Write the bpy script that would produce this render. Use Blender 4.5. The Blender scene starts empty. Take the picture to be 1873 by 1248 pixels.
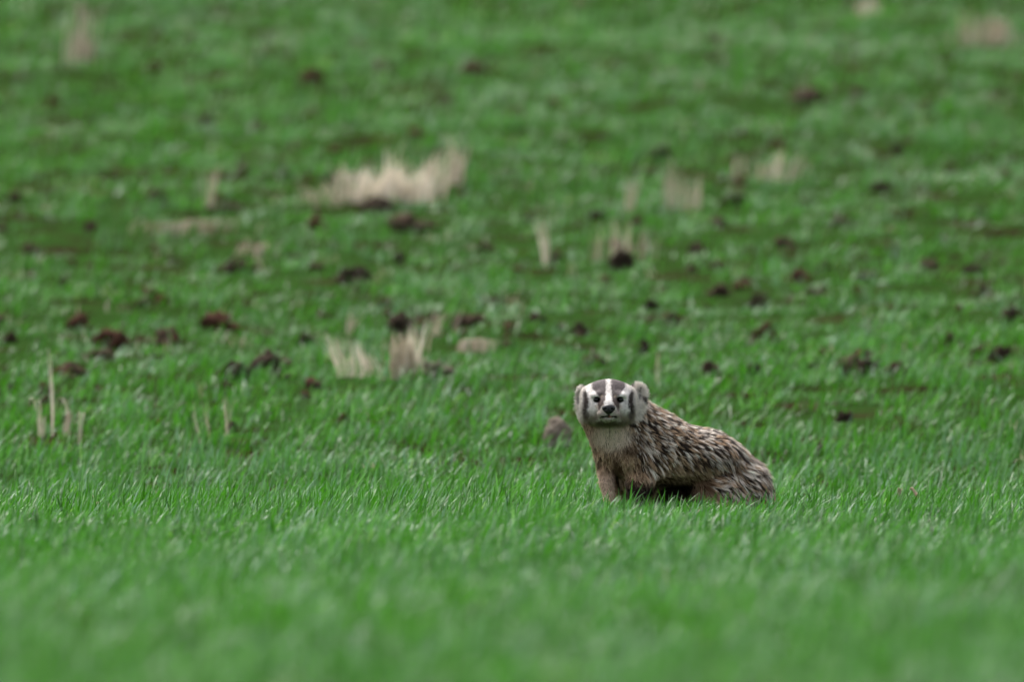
import bpy, math, random
import numpy as np
from mathutils import Vector
from mathutils.kdtree import KDTree

R = math.radians
rng = np.random.default_rng(11)
random.seed(11)
SC = bpy.context.scene
COL = SC.collection

# ------------------------------------------------------------------ camera
CAM_D, CAM_H = 37.0, 0.81            # metres from the badger, metres above the ground it sits on
PXR = 500.0 / 36.0 * 1873.0          # photograph pixels per radian
HORIZON = 375.0                      # photograph row of the level line of sight
cd = bpy.data.cameras.new('camera')
cd.sensor_width = 36.0
cd.lens = 500.0
cd.clip_start = 0.5
cd.clip_end = 2000.0
cd.dof.use_dof = True
cd.dof.focus_distance = 36.85
cd.dof.aperture_fstop = 3.8
cam = bpy.data.objects.new('camera', cd)
COL.objects.link(cam)
cam.location = (0.0, -CAM_D, CAM_H)
cam.rotation_euler = (R(90) - math.atan((624.0 - HORIZON) / PXR), 0, 0)
SC.camera = cam

# ------------------------------------------------------------------ light
SUN_EL, SUN_AZ = 62.0, -35.0         # azimuth measured from +Y (away from the camera) towards +X
w = bpy.data.worlds.new('World')
SC.world = w
w.use_nodes = True
nt = w.node_tree
bg = nt.nodes['Background']
sky = nt.nodes.new('ShaderNodeTexSky')
sky.sky_type = 'NISHITA'
sky.sun_disc = False
sky.sun_elevation = R(SUN_EL)
sky.sun_rotation = R(SUN_AZ)
sky.air_density = 0.7
sky.dust_density = 5.0
sky.ozone_density = 1.0
ov = nt.nodes.new('ShaderNodeHueSaturation')      # thin overcast: the blue of the sky is washed out
ov.inputs['Saturation'].default_value = 0.36
nt.links.new(sky.outputs['Color'], ov.inputs['Color'])
nt.links.new(ov.outputs['Color'], bg.inputs['Color'])
bg.inputs['Strength'].default_value = 0.12
sl = bpy.data.lights.new('sun', 'SUN')
sl.energy = 1.1
sl.angle = R(30)
sl.color = (1.0, 0.97, 0.93)
so = bpy.data.objects.new('sun', sl)
COL.objects.link(so)
so.location = (-3, 5, 12)
sd = Vector((math.sin(R(SUN_AZ)) * math.cos(R(SUN_EL)), math.cos(R(SUN_AZ)) * math.cos(R(SUN_EL)), math.sin(R(SUN_EL))))
so.rotation_euler = sd.to_track_quat('Z', 'Y').to_euler()
SC.view_settings.view_transform = 'Standard'
SC.view_settings.look = 'None'
SC.view_settings.gamma = 1.0
SC.view_settings.exposure = 1.48
SC.render.engine = 'CYCLES'
SC.cycles.use_denoising = True
SC.cycles.max_bounces = 6
SC.cycles.diffuse_bounces = 3
SC.cycles.transmission_bounces = 4

# ------------------------------------------------------------------ noise
def _hash(ix, iy, iz, seed):
    h = (ix * 374761393 + iy * 668265263 + iz * 2147483647 + seed * 974711) & 0xFFFFFFFF
    h = ((h ^ (h >> 13)) * 1274126177) & 0xFFFFFFFF
    h = ((h ^ (h >> 16)) * 2246822519) & 0xFFFFFFFF
    return ((h ^ (h >> 15)) & 0xFFFFFF) / float(0xFFFFFF)

def vnoise(p, freq, seed=0):
    """value noise in -1..1 at points p (N,3)"""
    q = np.asarray(p, dtype=np.float64) * freq
    i = np.floor(q).astype(np.int64)
    f = q - i
    f = f * f * (3 - 2 * f)
    r = 0
    for dx in (0, 1):
        for dy in (0, 1):
            for dz in (0, 1):
                wt = (f[:, 0] if dx else 1 - f[:, 0]) * (f[:, 1] if dy else 1 - f[:, 1]) * (f[:, 2] if dz else 1 - f[:, 2])
                r = r + wt * _hash(i[:, 0] + dx, i[:, 1] + dy, i[:, 2] + dz, seed)
    return r * 2 - 1

def smooth(e0, e1, x):
    t = np.clip((x - e0) / (e1 - e0), 0, 1)
    return t * t * (3 - 2 * t)

def norm(v):
    return v / np.maximum(np.linalg.norm(v, axis=-1, keepdims=True), 1e-9)

# ------------------------------------------------------------------ terrain
PD = np.array([-60, 0, 30, 37.4, 38.6, 39.6, 40.6, 42, 45, 50, 55, 60, 66, 75, 90, 140, 250, 400, 700.])
PZ = np.array([0, 0, 0, 0, .014, .055, .125, .25, .53, 1.03, 1.56, 2.1, 2.75, 3.7, 5.2, 9.0, 14, 17, 16.])

def terrain(x, y):
    x = np.atleast_1d(np.asarray(x, float)); y = np.atleast_1d(np.asarray(y, float))
    D = y + CAM_D
    z = np.interp(D, PD, PZ)
    z = (z + np.interp(D - .6, PD, PZ) + np.interp(D + .6, PD, PZ)) / 3 - 0.003
    p = np.stack([x, y, np.zeros_like(x)], 1)
    near = np.exp(-((x - .45) ** 2 + (y) ** 2) / 1.2)
    fade = 1 - smooth(60, 100, np.abs(D))
    m = vnoise(p, .45, 3) * .022 + vnoise(p, 1.3, 4) * .013 + vnoise(p, 3.7, 5) * .006
    back = smooth(39.5, 43, D)
    m = m * (0.7 + back * 1.0) * (1 - near) * fade
    return z + m

def pix(px, py, off=0.0):
    """point on the field (raised by off) that the photograph shows at px, py; returns x, y, metres per pixel"""
    Ds = np.linspace(20, 90, 1400)
    e = (HORIZON - py) / PXR
    xs = (px - 936.5) / PXR * Ds
    dz = CAM_H + e * Ds - (terrain(xs, Ds - CAM_D) + off)
    k = int(np.argmax(dz < 0))
    if k == 0: k = len(Ds) - 1
    D = Ds[k]
    return xs[k], D - CAM_D, D / PXR

# ------------------------------------------------------------------ mesh helpers
def link(o, parent=None):
    COL.objects.link(o)
    if parent: o.parent = parent
    return o

def tag(o, label=None, cat=None, group=None, kind=None):
    if label: o['label'] = label
    if cat: o['category'] = cat
    if group: o['group'] = group
    if kind: o['kind'] = kind
    return o

def mesh_np(name, V, F, mat=None, col=None, smooth_=True, attrs=None):
    """V (n,3), F (m,3|4)"""
    me = bpy.data.meshes.new(name)
    V = np.asarray(V, np.float32); F = np.asarray(F, np.int32)
    n, k = len(F), F.shape[1]
    me.vertices.add(len(V)); me.vertices.foreach_set('co', V.ravel())
    me.loops.add(n * k); me.loops.foreach_set('vertex_index', F.ravel())
    me.polygons.add(n)
    me.polygons.foreach_set('loop_start', np.arange(n, dtype=np.int32) * k)
    me.polygons.foreach_set('loop_total', np.full(n, k, np.int32))
    me.polygons.foreach_set('use_smooth', np.full(n, smooth_))
    if col is not None:
        a = me.attributes.new('col', 'FLOAT_COLOR', 'POINT')
        c = np.ones((len(V), 4), np.float32); c[:, :3] = col
        a.data.foreach_set('color', c.ravel())
    for k_, v_ in (attrs or {}).items():
        a = me.attributes.new(k_, 'FLOAT', 'POINT')
        a.data.foreach_set('value', np.asarray(v_, np.float32).ravel())
    me.update(calc_edges=True)
    me.validate()
    if mat: me.materials.append(mat)
    return me

def ribbons(P, W, side):
    """P (N,S,3) centre lines, W (N,S) widths, side (N,3) or (N,S,3) -> verts, quads"""
    N, S, _ = P.shape
    if side.ndim == 2: side = side[:, None, :]
    a = P - side * W[..., None] * .5
    b = P + side * W[..., None] * .5
    V = np.stack([a, b], 2).reshape(-1, 3)
    base = (np.arange(N)[:, None] * S + np.arange(S - 1)[None, :]) * 2
    F = np.stack([base, base + 1, base + 3, base + 2], -1).reshape(-1, 4)
    return V, F

# ------------------------------------------------------------------ materials
def mat_new(name):
    m = bpy.data.materials.new(name)
    m.use_nodes = True
    nt = m.node_tree
    return m, nt, nt.nodes['Principled BSDF'], nt.nodes['Material Output']

def ramp(nt, stops):
    r = nt.nodes.new('ShaderNodeValToRGB')
    el = r.color_ramp.elements
    while len(el) > 1: el.remove(el[-1])
    el[0].position = stops[0][0]; el[0].color = (*stops[0][1], 1)
    for p, c in stops[1:]:
        e = el.new(p); e.color = (*c, 1)
    return r

def grass_mat(name, stops, transl, rough=.38, spec=.5, mixn=.5):
    m, nt, b, out = mat_new(name)
    at = nt.nodes.new('ShaderNodeAttribute'); at.attribute_name = 'tint'
    geo = nt.nodes.new('ShaderNodeNewGeometry')
    no = nt.nodes.new('ShaderNodeTexNoise'); no.inputs['Scale'].default_value = 2.6; no.inputs['Detail'].default_value = 4; no.inputs['Roughness'].default_value = .65
    nt.links.new(geo.outputs['Position'], no.inputs['Vector'])
    mr = nt.nodes.new('ShaderNodeMath'); mr.operation = 'MULTIPLY_ADD'
    mr.inputs[1].default_value = mixn; mr.inputs[2].default_value = -mixn * .5
    nt.links.new(no.outputs['Fac'], mr.inputs[0])
    ad = nt.nodes.new('ShaderNodeMath'); ad.operation = 'ADD'; ad.use_clamp = True
    nt.links.new(at.outputs['Fac'], ad.inputs[0]); nt.links.new(mr.outputs[0], ad.inputs[1])
    r = ramp(nt, stops)
    nt.links.new(ad.outputs[0], r.inputs['Fac'])
    nt.links.new(r.outputs['Color'], b.inputs['Base Color'])
    b.inputs['Roughness'].default_value = rough
    b.inputs['Specular IOR Level'].default_value = spec
    tr = nt.nodes.new('ShaderNodeBsdfTranslucent')
    hs = nt.nodes.new('ShaderNodeMixRGB'); hs.blend_type = 'MULTIPLY'; hs.inputs[0].default_value = 1
    hs.inputs[2].default_value = (*transl, 1)
    nt.links.new(r.outputs['Color'], hs.inputs[1])
    nt.links.new(hs.outputs[0], tr.inputs['Color'])
    mx = nt.nodes.new('ShaderNodeMixShader'); mx.inputs[0].default_value = .33
    nt.links.new(b.outputs[0], mx.inputs[1]); nt.links.new(tr.outputs[0], mx.inputs[2])
    nt.links.new(mx.outputs[0], out.inputs['Surface'])
    return m

M_GRASS = grass_mat('grass_blade', [(0, (.020, .080, .006)), (.25, (.044, .170, .010)), (.46, (.060, .182, .036)), (.70, (.086, .208, .088)), (.93, (.135, .280, .180)), (1, (.22, .36, .17))],
                    (1.3, 1.6, .5), rough=.42, spec=.40, mixn=.8)
M_STRAW = grass_mat('dry_straw', [(0, (.26, .22, .16)), (.5, (.50, .44, .37)), (1, (.88, .82, .72))], (1.0, .95, .8), rough=.6, spec=.3, mixn=.2)

def soil_mat(name, c0, c1, c2, scale=9):
    m, nt, b, out = mat_new(name)
    tc = nt.nodes.new('ShaderNodeTexCoord')
    no = nt.nodes.new('ShaderNodeTexNoise'); no.inputs['Scale'].default_value = scale; no.inputs['Detail'].default_value = 8; no.inputs['Roughness'].default_value = .7
    nt.links.new(tc.outputs['Object'], no.inputs['Vector'])
    r = ramp(nt, [(.3, c0), (.5, c1), (.72, c2)])
    nt.links.new(no.outputs['Fac'], r.inputs['Fac'])
    nt.links.new(r.outputs['Color'], b.inputs['Base Color'])
    b.inputs['Roughness'].default_value = .95
    b.inputs['Specular IOR Level'].default_value = .04
    bp = nt.nodes.new('ShaderNodeBump'); bp.inputs['Strength'].default_value = .8; bp.inputs['Distance'].default_value = .01
    n2 = nt.nodes.new('ShaderNodeTexNoise'); n2.inputs['Scale'].default_value = scale * 6; n2.inputs['Detail'].default_value = 6
    nt.links.new(tc.outputs['Object'], n2.inputs['Vector'])
    nt.links.new(n2.outputs['Fac'], bp.inputs['Height'])
    nt.links.new(bp.outputs[0], b.inputs['Normal'])
    return m

M_SOIL = {
    'red': soil_mat('reddish_soil', (.030, .014, .010), (.062, .030, .020), (.12, .066, .046), 30),
    'dark': soil_mat('dark_soil', (.018, .014, .010), (.040, .030, .021), (.085, .064, .046), 30),
    'brown': soil_mat('brown_soil', (.034, .024, .016), (.070, .050, .034), (.13, .098, .068), 30),
    'grey': soil_mat('grey_soil', (.09, .07, .055), (.17, .14, .11), (.30, .26, .21), 30),
}

def col_mat(name, rough=.6, spec=.2, transl=0.0):
    m, nt, b, out = mat_new(name)
    at = nt.nodes.new('ShaderNodeAttribute'); at.attribute_name = 'col'
    nt.links.new(at.outputs['Color'], b.inputs['Base Color'])
    b.inputs['Roughness'].default_value = rough
    b.inputs['Specular IOR Level'].default_value = spec
    return m
M_FUR = col_mat('badger_fur', .6, .10)
M_SKIN = col_mat('badger_undercoat', .95, .02)

# ------------------------------------------------------------------ ground
def axis(parts):
    a = []
    for s, e, d in parts:
        a.extend(np.arange(s, e, d))
    return np.array(a)
gx = axis([(-220, -60, 20), (-60, -12, 4), (-12, -5.2, .5), (-5.2, 5.2, .13), (5.2, 12, .5), (12, 60, 4), (60, 221, 20)])
gy = axis([(-80, -40, 10), (-40, -17, 1), (-17, 40, .16), (40, 70, 1.5), (70, 200, 8), (200, 661, 40)])
GX, GY = np.meshgrid(gx, gy)
GZ = terrain(GX.ravel(), GY.ravel())
V = np.stack([GX.ravel(), GY.ravel(), GZ], 1)
nx, ny = len(gx), len(gy)
ii = (np.arange(ny - 1)[:, None] * nx + np.arange(nx - 1)[None, :]).ravel()
F = np.stack([ii, ii + 1, ii + 1 + nx, ii + nx], 1)
m, nt, b, out = mat_new('field_soil')
geo = nt.nodes.new('ShaderNodeNewGeometry')
n1 = nt.nodes.new('ShaderNodeTexNoise'); n1.inputs['Scale'].default_value = 6; n1.inputs['Detail'].default_value = 10; n1.inputs['Roughness'].default_value = .7
nt.links.new(geo.outputs['Position'], n1.inputs['Vector'])
r1 = ramp(nt, [(.3, (.006, .0045, .0025)), (.5, (.018, .0125, .007)), (.7, (.046, .033, .019))])
nt.links.new(n1.outputs['Fac'], r1.inputs['Fac'])
n2 = nt.nodes.new('ShaderNodeTexNoise'); n2.inputs['Scale'].default_value = 5.0; n2.inputs['Detail'].default_value = 8
nt.links.new(geo.outputs['Position'], n2.inputs['Vector'])
r2 = ramp(nt, [(.36, (0, 0, 0)), (.47, (.8, .8, .8)), (.58, (1, 1, 1))])
nt.links.new(n2.outputs['Fac'], r2.inputs['Fac'])
mx = nt.nodes.new('ShaderNodeMixRGB')
nt.links.new(r2.outputs['Color'], mx.inputs[0])
nt.links.new(r1.outputs['Color'], mx.inputs[1])
mx.inputs[2].default_value = (.020, .050, .010, 1)      # moss and seedlings between the blades
nt.links.new(mx.outputs[0], b.inputs['Base Color'])
b.inputs['Roughness'].default_value = 1.0
b.inputs['Specular IOR Level'].default_value = 0.0
bp = nt.nodes.new('ShaderNodeBump'); bp.inputs['Strength'].default_value = .7; bp.inputs['Distance'].default_value = .02
n3 = nt.nodes.new('ShaderNodeTexNoise'); n3.inputs['Scale'].default_value = 40; n3.inputs['Detail'].default_value = 6
nt.links.new(geo.outputs['Position'], n3.inputs['Vector'])
nt.links.new(n3.outputs['Fac'], bp.inputs['Height'])
nt.links.new(bp.outputs[0], b.inputs['Normal'])
tag(link(bpy.data.objects.new('ground', mesh_np('ground', V, F, m))), kind='structure')

# ------------------------------------------------------------------ instanced stuff
def scatter(name, points, rotz, scl, idx, protos, label, cat):
    pc = bpy.data.collections.new(name + '_kinds')
    for i, me in enumerate(protos):
        pc.objects.link(bpy.data.objects.new('%s_kind.%03d' % (name, i), me))
    me = bpy.data.meshes.new(name)
    n = len(points)
    me.vertices.add(n); me.vertices.foreach_set('co', np.asarray(points, np.float32).ravel())
    a = me.attributes.new('rz', 'FLOAT', 'POINT'); a.data.foreach_set('value', np.asarray(rotz, np.float32))
    a = me.attributes.new('scl', 'FLOAT_VECTOR', 'POINT'); a.data.foreach_set('vector', np.asarray(scl, np.float32).ravel())
    a = me.attributes.new('idx', 'INT', 'POINT'); a.data.foreach_set('value', np.asarray(idx, np.int32))
    o = link(bpy.data.objects.new(name, me))
    ng = bpy.data.node_groups.new(name, 'GeometryNodeTree')
    ng.interface.new_socket('Geometry', in_out='INPUT', socket_type='NodeSocketGeometry')
    ng.interface.new_socket('Geometry', in_out='OUTPUT', socket_type='NodeSocketGeometry')
    N = ng.nodes; L = ng.links
    gi = N.new('NodeGroupInput'); go = N.new('NodeGroupOutput')
    ci = N.new('GeometryNodeCollectionInfo'); ci.inputs['Collection'].default_value = pc
    ci.inputs['Separate Children'].default_value = True; ci.inputs['Reset Children'].default_value = True
    ip = N.new('GeometryNodeInstanceOnPoints'); ip.inputs['Pick Instance'].default_value = True
    def attr(nm, ty):
        q = N.new('GeometryNodeInputNamedAttribute'); q.data_type = ty; q.inputs['Name'].default_value = nm
        return q.outputs['Attribute']
    cx = N.new('ShaderNodeCombineXYZ'); L.new(attr('rz', 'FLOAT'), cx.inputs['Z'])
    L.new(gi.outputs[0], ip.inputs['Points'])
    L.new(ci.outputs[0], ip.inputs['Instance'])
    L.new(attr('idx', 'INT'), ip.inputs['Instance Index'])
    L.new(cx.outputs[0], ip.inputs['Rotation'])
    L.new(attr('scl', 'FLOAT_VECTOR'), ip.inputs['Scale'])
    L.new(ip.outputs[0], go.inputs[0])
    md = o.modifiers.new('scatter', 'NODES'); md.node_group = ng
    return tag(o, label, cat, kind='stuff')

def blade_set(n, rad, hmin, hmax, wmin, wmax, lean=(.10, .75), mat=None, seg=6, name='blades', tint=None, drift=(1.0, .15), spread=.45, droop=.5):
    """n tapering bent leaf ribbons rooted within rad, leaning along drift"""
    ang = rng.uniform(0, 2 * np.pi, n); rr = rad * np.sqrt(rng.random(n))
    root = np.stack([np.cos(ang) * rr, np.sin(ang) * rr, np.full(n, -.008)], 1)
    Ln = rng.uniform(hmin, hmax, n)
    d = np.stack([drift[0] * .8 + rng.normal(0, spread * 1.7, n), drift[1] + rng.normal(0, spread * 1.7, n)], 1)
    d = d / np.linalg.norm(d, axis=1, keepdims=True)
    th0 = np.where(rng.random(n) < .15, rng.uniform(.6, 1.15, n), rng.uniform(.02, .70, n)); th1 = th0 + rng.uniform(lean[0], lean[1], n)
    t = np.linspace(0, 1, seg + 1)
    th = th0[:, None] + (th1 - th0)[:, None] * t[None, :] ** 1.4
    step = Ln[:, None] / seg
    hx = np.concatenate([np.zeros((n, 1)), np.cumsum(np.sin(th[:, :-1]) * step, 1)], 1)
    hz = np.concatenate([np.zeros((n, 1)), np.cumsum(np.cos(th[:, :-1]) * step, 1)], 1)
    P = np.empty((n, seg + 1, 3))
    P[..., 0] = root[:, 0:1] + hx * d[:, 0:1]
    P[..., 1] = root[:, 1:2] + hx * d[:, 1:2]
    P[..., 2] = root[:, 2:3] + hz
    prof = np.clip(np.minimum(.55 + t * 2.2, 1.0) * (1 - np.clip((t - .45) / .55, 0, 1) ** 1.6), .04, 1)
    W = rng.uniform(wmin, wmax, n)[:, None] * prof[None, :]
    tw = rng.uniform(-.9, .9, n)[:, None] + rng.uniform(-1.0, 1.0, n)[:, None] * t[None, :]
    sx = np.stack([-d[:, 1], d[:, 0], np.zeros(n)], 1)
    up = np.array([0, 0, 1.])
    fw = np.stack([d[:, 0], d[:, 1], np.zeros(n)], 1)
    side = sx[:, None, :] * np.cos(tw)[..., None] + fw[:, None, :] * np.sin(tw)[..., None]
    V, F = ribbons(P, W, side)
    tv = np.clip(rng.beta(1.5, 1.8, n) * .70 + rng.uniform(-.20, .45), 0, 1) if tint is None else rng.uniform(tint[0], tint[1], n)
    tv = np.repeat(tv, (seg + 1) * 2)
    return mesh_np(name, V, F, mat, attrs={'tint': tv})

def zone(n_per_m2, D0, D1, margin=1.3):
    """random points over the strip of field the lens can see"""
    W1 = .036 * D1 + margin
    n = int(n_per_m2 * (D1 - D0) * 2 * W1)
    D = rng.uniform(D0, D1, n); x = rng.uniform(-W1, W1, n)
    k = np.abs(x) < .036 * D + margin
    return x[k], D[k] - CAM_D

BX, BY = .432, 0.0                      # where the badger sits
def off_badger(x, y, r=.085):
    lx, ly = x - BX, y - BY
    d = np.full(len(x), 9.)
    for (ax, ay), (bx, by), rr in [((-.15, -.05), (-.03, .03), r), ((-.03, .03), (.18, .16), r + .02), ((-.18, -.09), (-.18, -.06), .02), ((.06, .02), (.13, .05), .06)]:
        vx, vy = bx - ax, by - ay
        t = np.clip(((lx - ax) * vx + (ly - ay) * vy) / (vx * vx + vy * vy), 0, 1)
        d = np.minimum(d, np.hypot(lx - ax - t * vx, ly - ay - t * vy) - rr)
    return d > 0

protos = [blade_set(13, .070, .040, .088, .0032, .0056, mat=M_GRASS, name='leaf_clump') for _ in range(22)]
protos += [blade_set(8, .05, .07, .115, .0035, .0055, lean=(.4, 1.2), mat=M_GRASS, name='leaf_clump', drift=(1, .05), spread=.25) for _ in range(5)]
protos_s = [blade_set(3, .02, .065, .125, .0042, .0066, lean=(.15, .7), mat=M_GRASS, name='leaf_sprig', spread=.8) for _ in range(8)]
protos += [blade_set(15, .06, .025, .06, .0028, .005, mat=M_GRASS, name='leaf_clump', spread=.9) for _ in range(5)]
protos += [blade_set(13, .065, .035, .08, .0032, .0056, mat=M_GRASS, name='leaf_clump', tint=(.08, .36)) for _ in range(7)]
xs, ys = [], []
for D0, D1, dens in [(21, 31, 105), (31, 40.5, 140), (40.5, 66, 105)]:
    a, c = zone(dens, D0, D1); xs.append(a); ys.append(c)
# the taller leaves that stand up in front of and around the animal
x = np.concatenate(xs); y = np.concatenate(ys)
D = y + CAM_D
p3 = np.stack([x, y, 0 * x], 1)
bare = vnoise(p3, 1.6, 21) * .6 + vnoise(p3, 4.5, 22) * .5 + vnoise(p3 * np.array([1, .35, 1]), .8, 23) * .5
band = np.exp(-((D - 45.6) / 2.6) ** 2)
gap = vnoise(p3 * np.array([1, .8, 1]), 5.5, 24) * .6 + vnoise(p3, 13, 25) * .4
thin = smooth(42.2, 43.8, D) * smooth(-.05, .70, bare * .22 + gap * .95 + .34 * band) * .84
thin = np.maximum(thin, smooth(.85, 1.15, bare) * .5 * smooth(30, 34, D))
thin = np.maximum(thin, .55 * np.exp(-(((x - BX) / .30) ** 2 + ((y + .15) / .25) ** 2)))
keep = (rng.random(len(x)) > thin) & off_badger(x, y)
x, y, D, p3, bare, gap, band = x[keep], y[keep], D[keep], p3[keep], bare[keep], gap[keep], band[keep]
n = len(x)
idx = rng.integers(0, 22, n)
long_ = rng.random(n) < np.where(vnoise(p3, 2.2, 31) > .15, .10, .02)
idx = np.where(long_, rng.integers(22, 27, n), idx)
short = (rng.random(n) < .25)
idx = np.where(short & ~long_, rng.integers(27, 32, n), idx)
hs = (1.0 + .22 * vnoise(p3, 1.9, 33) + .16 * vnoise(p3, 5.5, 34)) * rng.uniform(.8, 1.15, n)
hs *= 1 + smooth(41.5, 43.5, D) * (-.02 + .32 * vnoise(p3, 8.5, 36) - .55 * np.clip(gap * .8 + .15, 0, 1) * (.6 + .6 * band))
hs *= 1 + .22 * vnoise(p3, 7.0, 37) * (1 - smooth(39, 41.5, D))
hs *= np.where(D > 42.4, np.where(rng.random(n) < .22, 1.3, .75), np.where(rng.random(n) < .12, 1.2, .95))
hs = np.clip(hs, .3, 2)
deep = rng.random(n) < .62 * band * smooth(-.25, .35, vnoise(p3, 3.2, 45) * .5 + vnoise(p3, 8, 46) * .6)
idx = np.where(deep, 32 + rng.integers(0, 7, n), idx)                 # older, deeper green plants on the slope
s = rng.uniform(.85, 1.15, n)
near = np.exp(-(((x - BX - .02) / .36) ** 2 + ((y + .35) / .60) ** 2))
hs *= 1 - .30 * near
scl = np.stack([s, s, s * hs], 1)
rz = rng.normal(0, .45, n) + .5 * vnoise(p3, .8, 35)
# single taller leaves that stand up in front of the animal
n = 210
ax_ = BX + rng.uniform(-.36, .42, n); ay_ = rng.uniform(-.42, -.09, n)
k = off_badger(ax_, ay_, .06); ax_, ay_ = ax_[k], ay_[k]; n = len(ax_)
x = np.append(x, ax_); y = np.append(y, ay_); rz = np.append(rz, rng.uniform(-1.5, 1.5, n)); idx = np.append(idx, len(protos) + rng.integers(0, 8, n))
q = rng.uniform(.75, 1.05, n); scl = np.concatenate([scl, np.stack([q, q, q * rng.uniform(.6, 1.0, n)], 1)])
protos = protos + protos_s
scatter('grass', np.stack([x, y, terrain(x, y)], 1), rz, scl, idx, protos,
        'short green grass leaning right over the whole field', 'grass')

# dead straw pieces lying loose in the turf
sp = [blade_set(5, .05, .02, .07, .002, .004, lean=(.6, 1.7), mat=M_STRAW, name='straw_piece', spread=2.0, tint=(0, .6)) for _ in range(8)]
x, y = zone(14, 21, 64)
D = y + CAM_D; p3 = np.stack([x, y, 0 * x], 1)
pr = .03 + smooth(40, 44, D) * (.08 + .6 * smooth(.1, .7, vnoise(p3, 1.1, 41) + .4 * vnoise(p3, 4, 42)))
k = (rng.random(len(x)) < pr) & off_badger(x, y, .12)
x, y = x[k], y[k]; n = len(x)
sc_ = rng.uniform(.7, 1.2, n)
scatter('straw_litter', np.stack([x, y, terrain(x, y) + .012], 1), rng.uniform(0, 6.28, n), np.stack([sc_, sc_, sc_], 1), rng.integers(0, 8, n), sp,
        'loose pale bits of dead straw scattered through the turf', 'straw')

# ------------------------------------------------------------------ clods of soil
def lump(name, mat, rx, ry, rz, seed, rough=.42, flat=.35, sub=4):
    import bmesh
    bm = bmesh.new(); bmesh.ops.create_icosphere(bm, subdivisions=sub, radius=1.0)
    V = np.array([v.co[:] for v in bm.verts]); F = np.array([[v.index for v in f.verts] for f in bm.faces]); bm.free()
    r = 1 + rough * vnoise(V, 1.1, seed) + rough * .8 * vnoise(V, 2.3, seed + 1) + rough * .55 * vnoise(V, 5, seed + 2) + rough * .30 * vnoise(V, 11, seed + 3)
    r = r - .25 * rough / .42 * np.abs(vnoise(V, 3.5, seed + 4))
    V = V * np.clip(r, .35, 2)[:, None]
    V[:, 2] = np.where(V[:, 2] < -flat, -flat + (V[:, 2] + flat) * .2, V[:, 2])
    V = V * np.array([rx, ry, rz])
    V[:, 2] += rz * flat
    return mesh_np(name, V, F, mat, smooth_=True)

small_protos = [lump('crumb', M_SOIL[random.choice(['brown', 'brown', 'dark', 'red'])], 0.016, .014, .010, 900 + 7 * i, sub=3) for i in range(10)]
x, y = zone(30, 40.5, 64)
D = y + CAM_D; p3 = np.stack([x, y, 0 * x], 1)
bare2 = vnoise(p3, 1.6, 21) * .6 + vnoise(p3, 4.5, 22) * .5 + vnoise(p3 * np.array([1, .35, 1]), .8, 23) * .5
k = rng.random(len(x)) < .05 + .35 * smooth(.15, .8, bare2 + .25 * np.exp(-((D - 45.6) / 2.6) ** 2)) * smooth(40, 42.5, D)
x, y = x[k], y[k]; n = len(x)
s = rng.lognormal(0, .38, n)
scatter('soil_crumbs', np.stack([x, y, terrain(x, y) - .002], 1), rng.uniform(0, 6.28, n), np.stack([s, s, s * rng.uniform(.7, 1.6, n)], 1), rng.integers(0, 10, n), small_protos,
        'loose brown crumbs of soil between the thin grass of the slope', 'soil')

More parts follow.
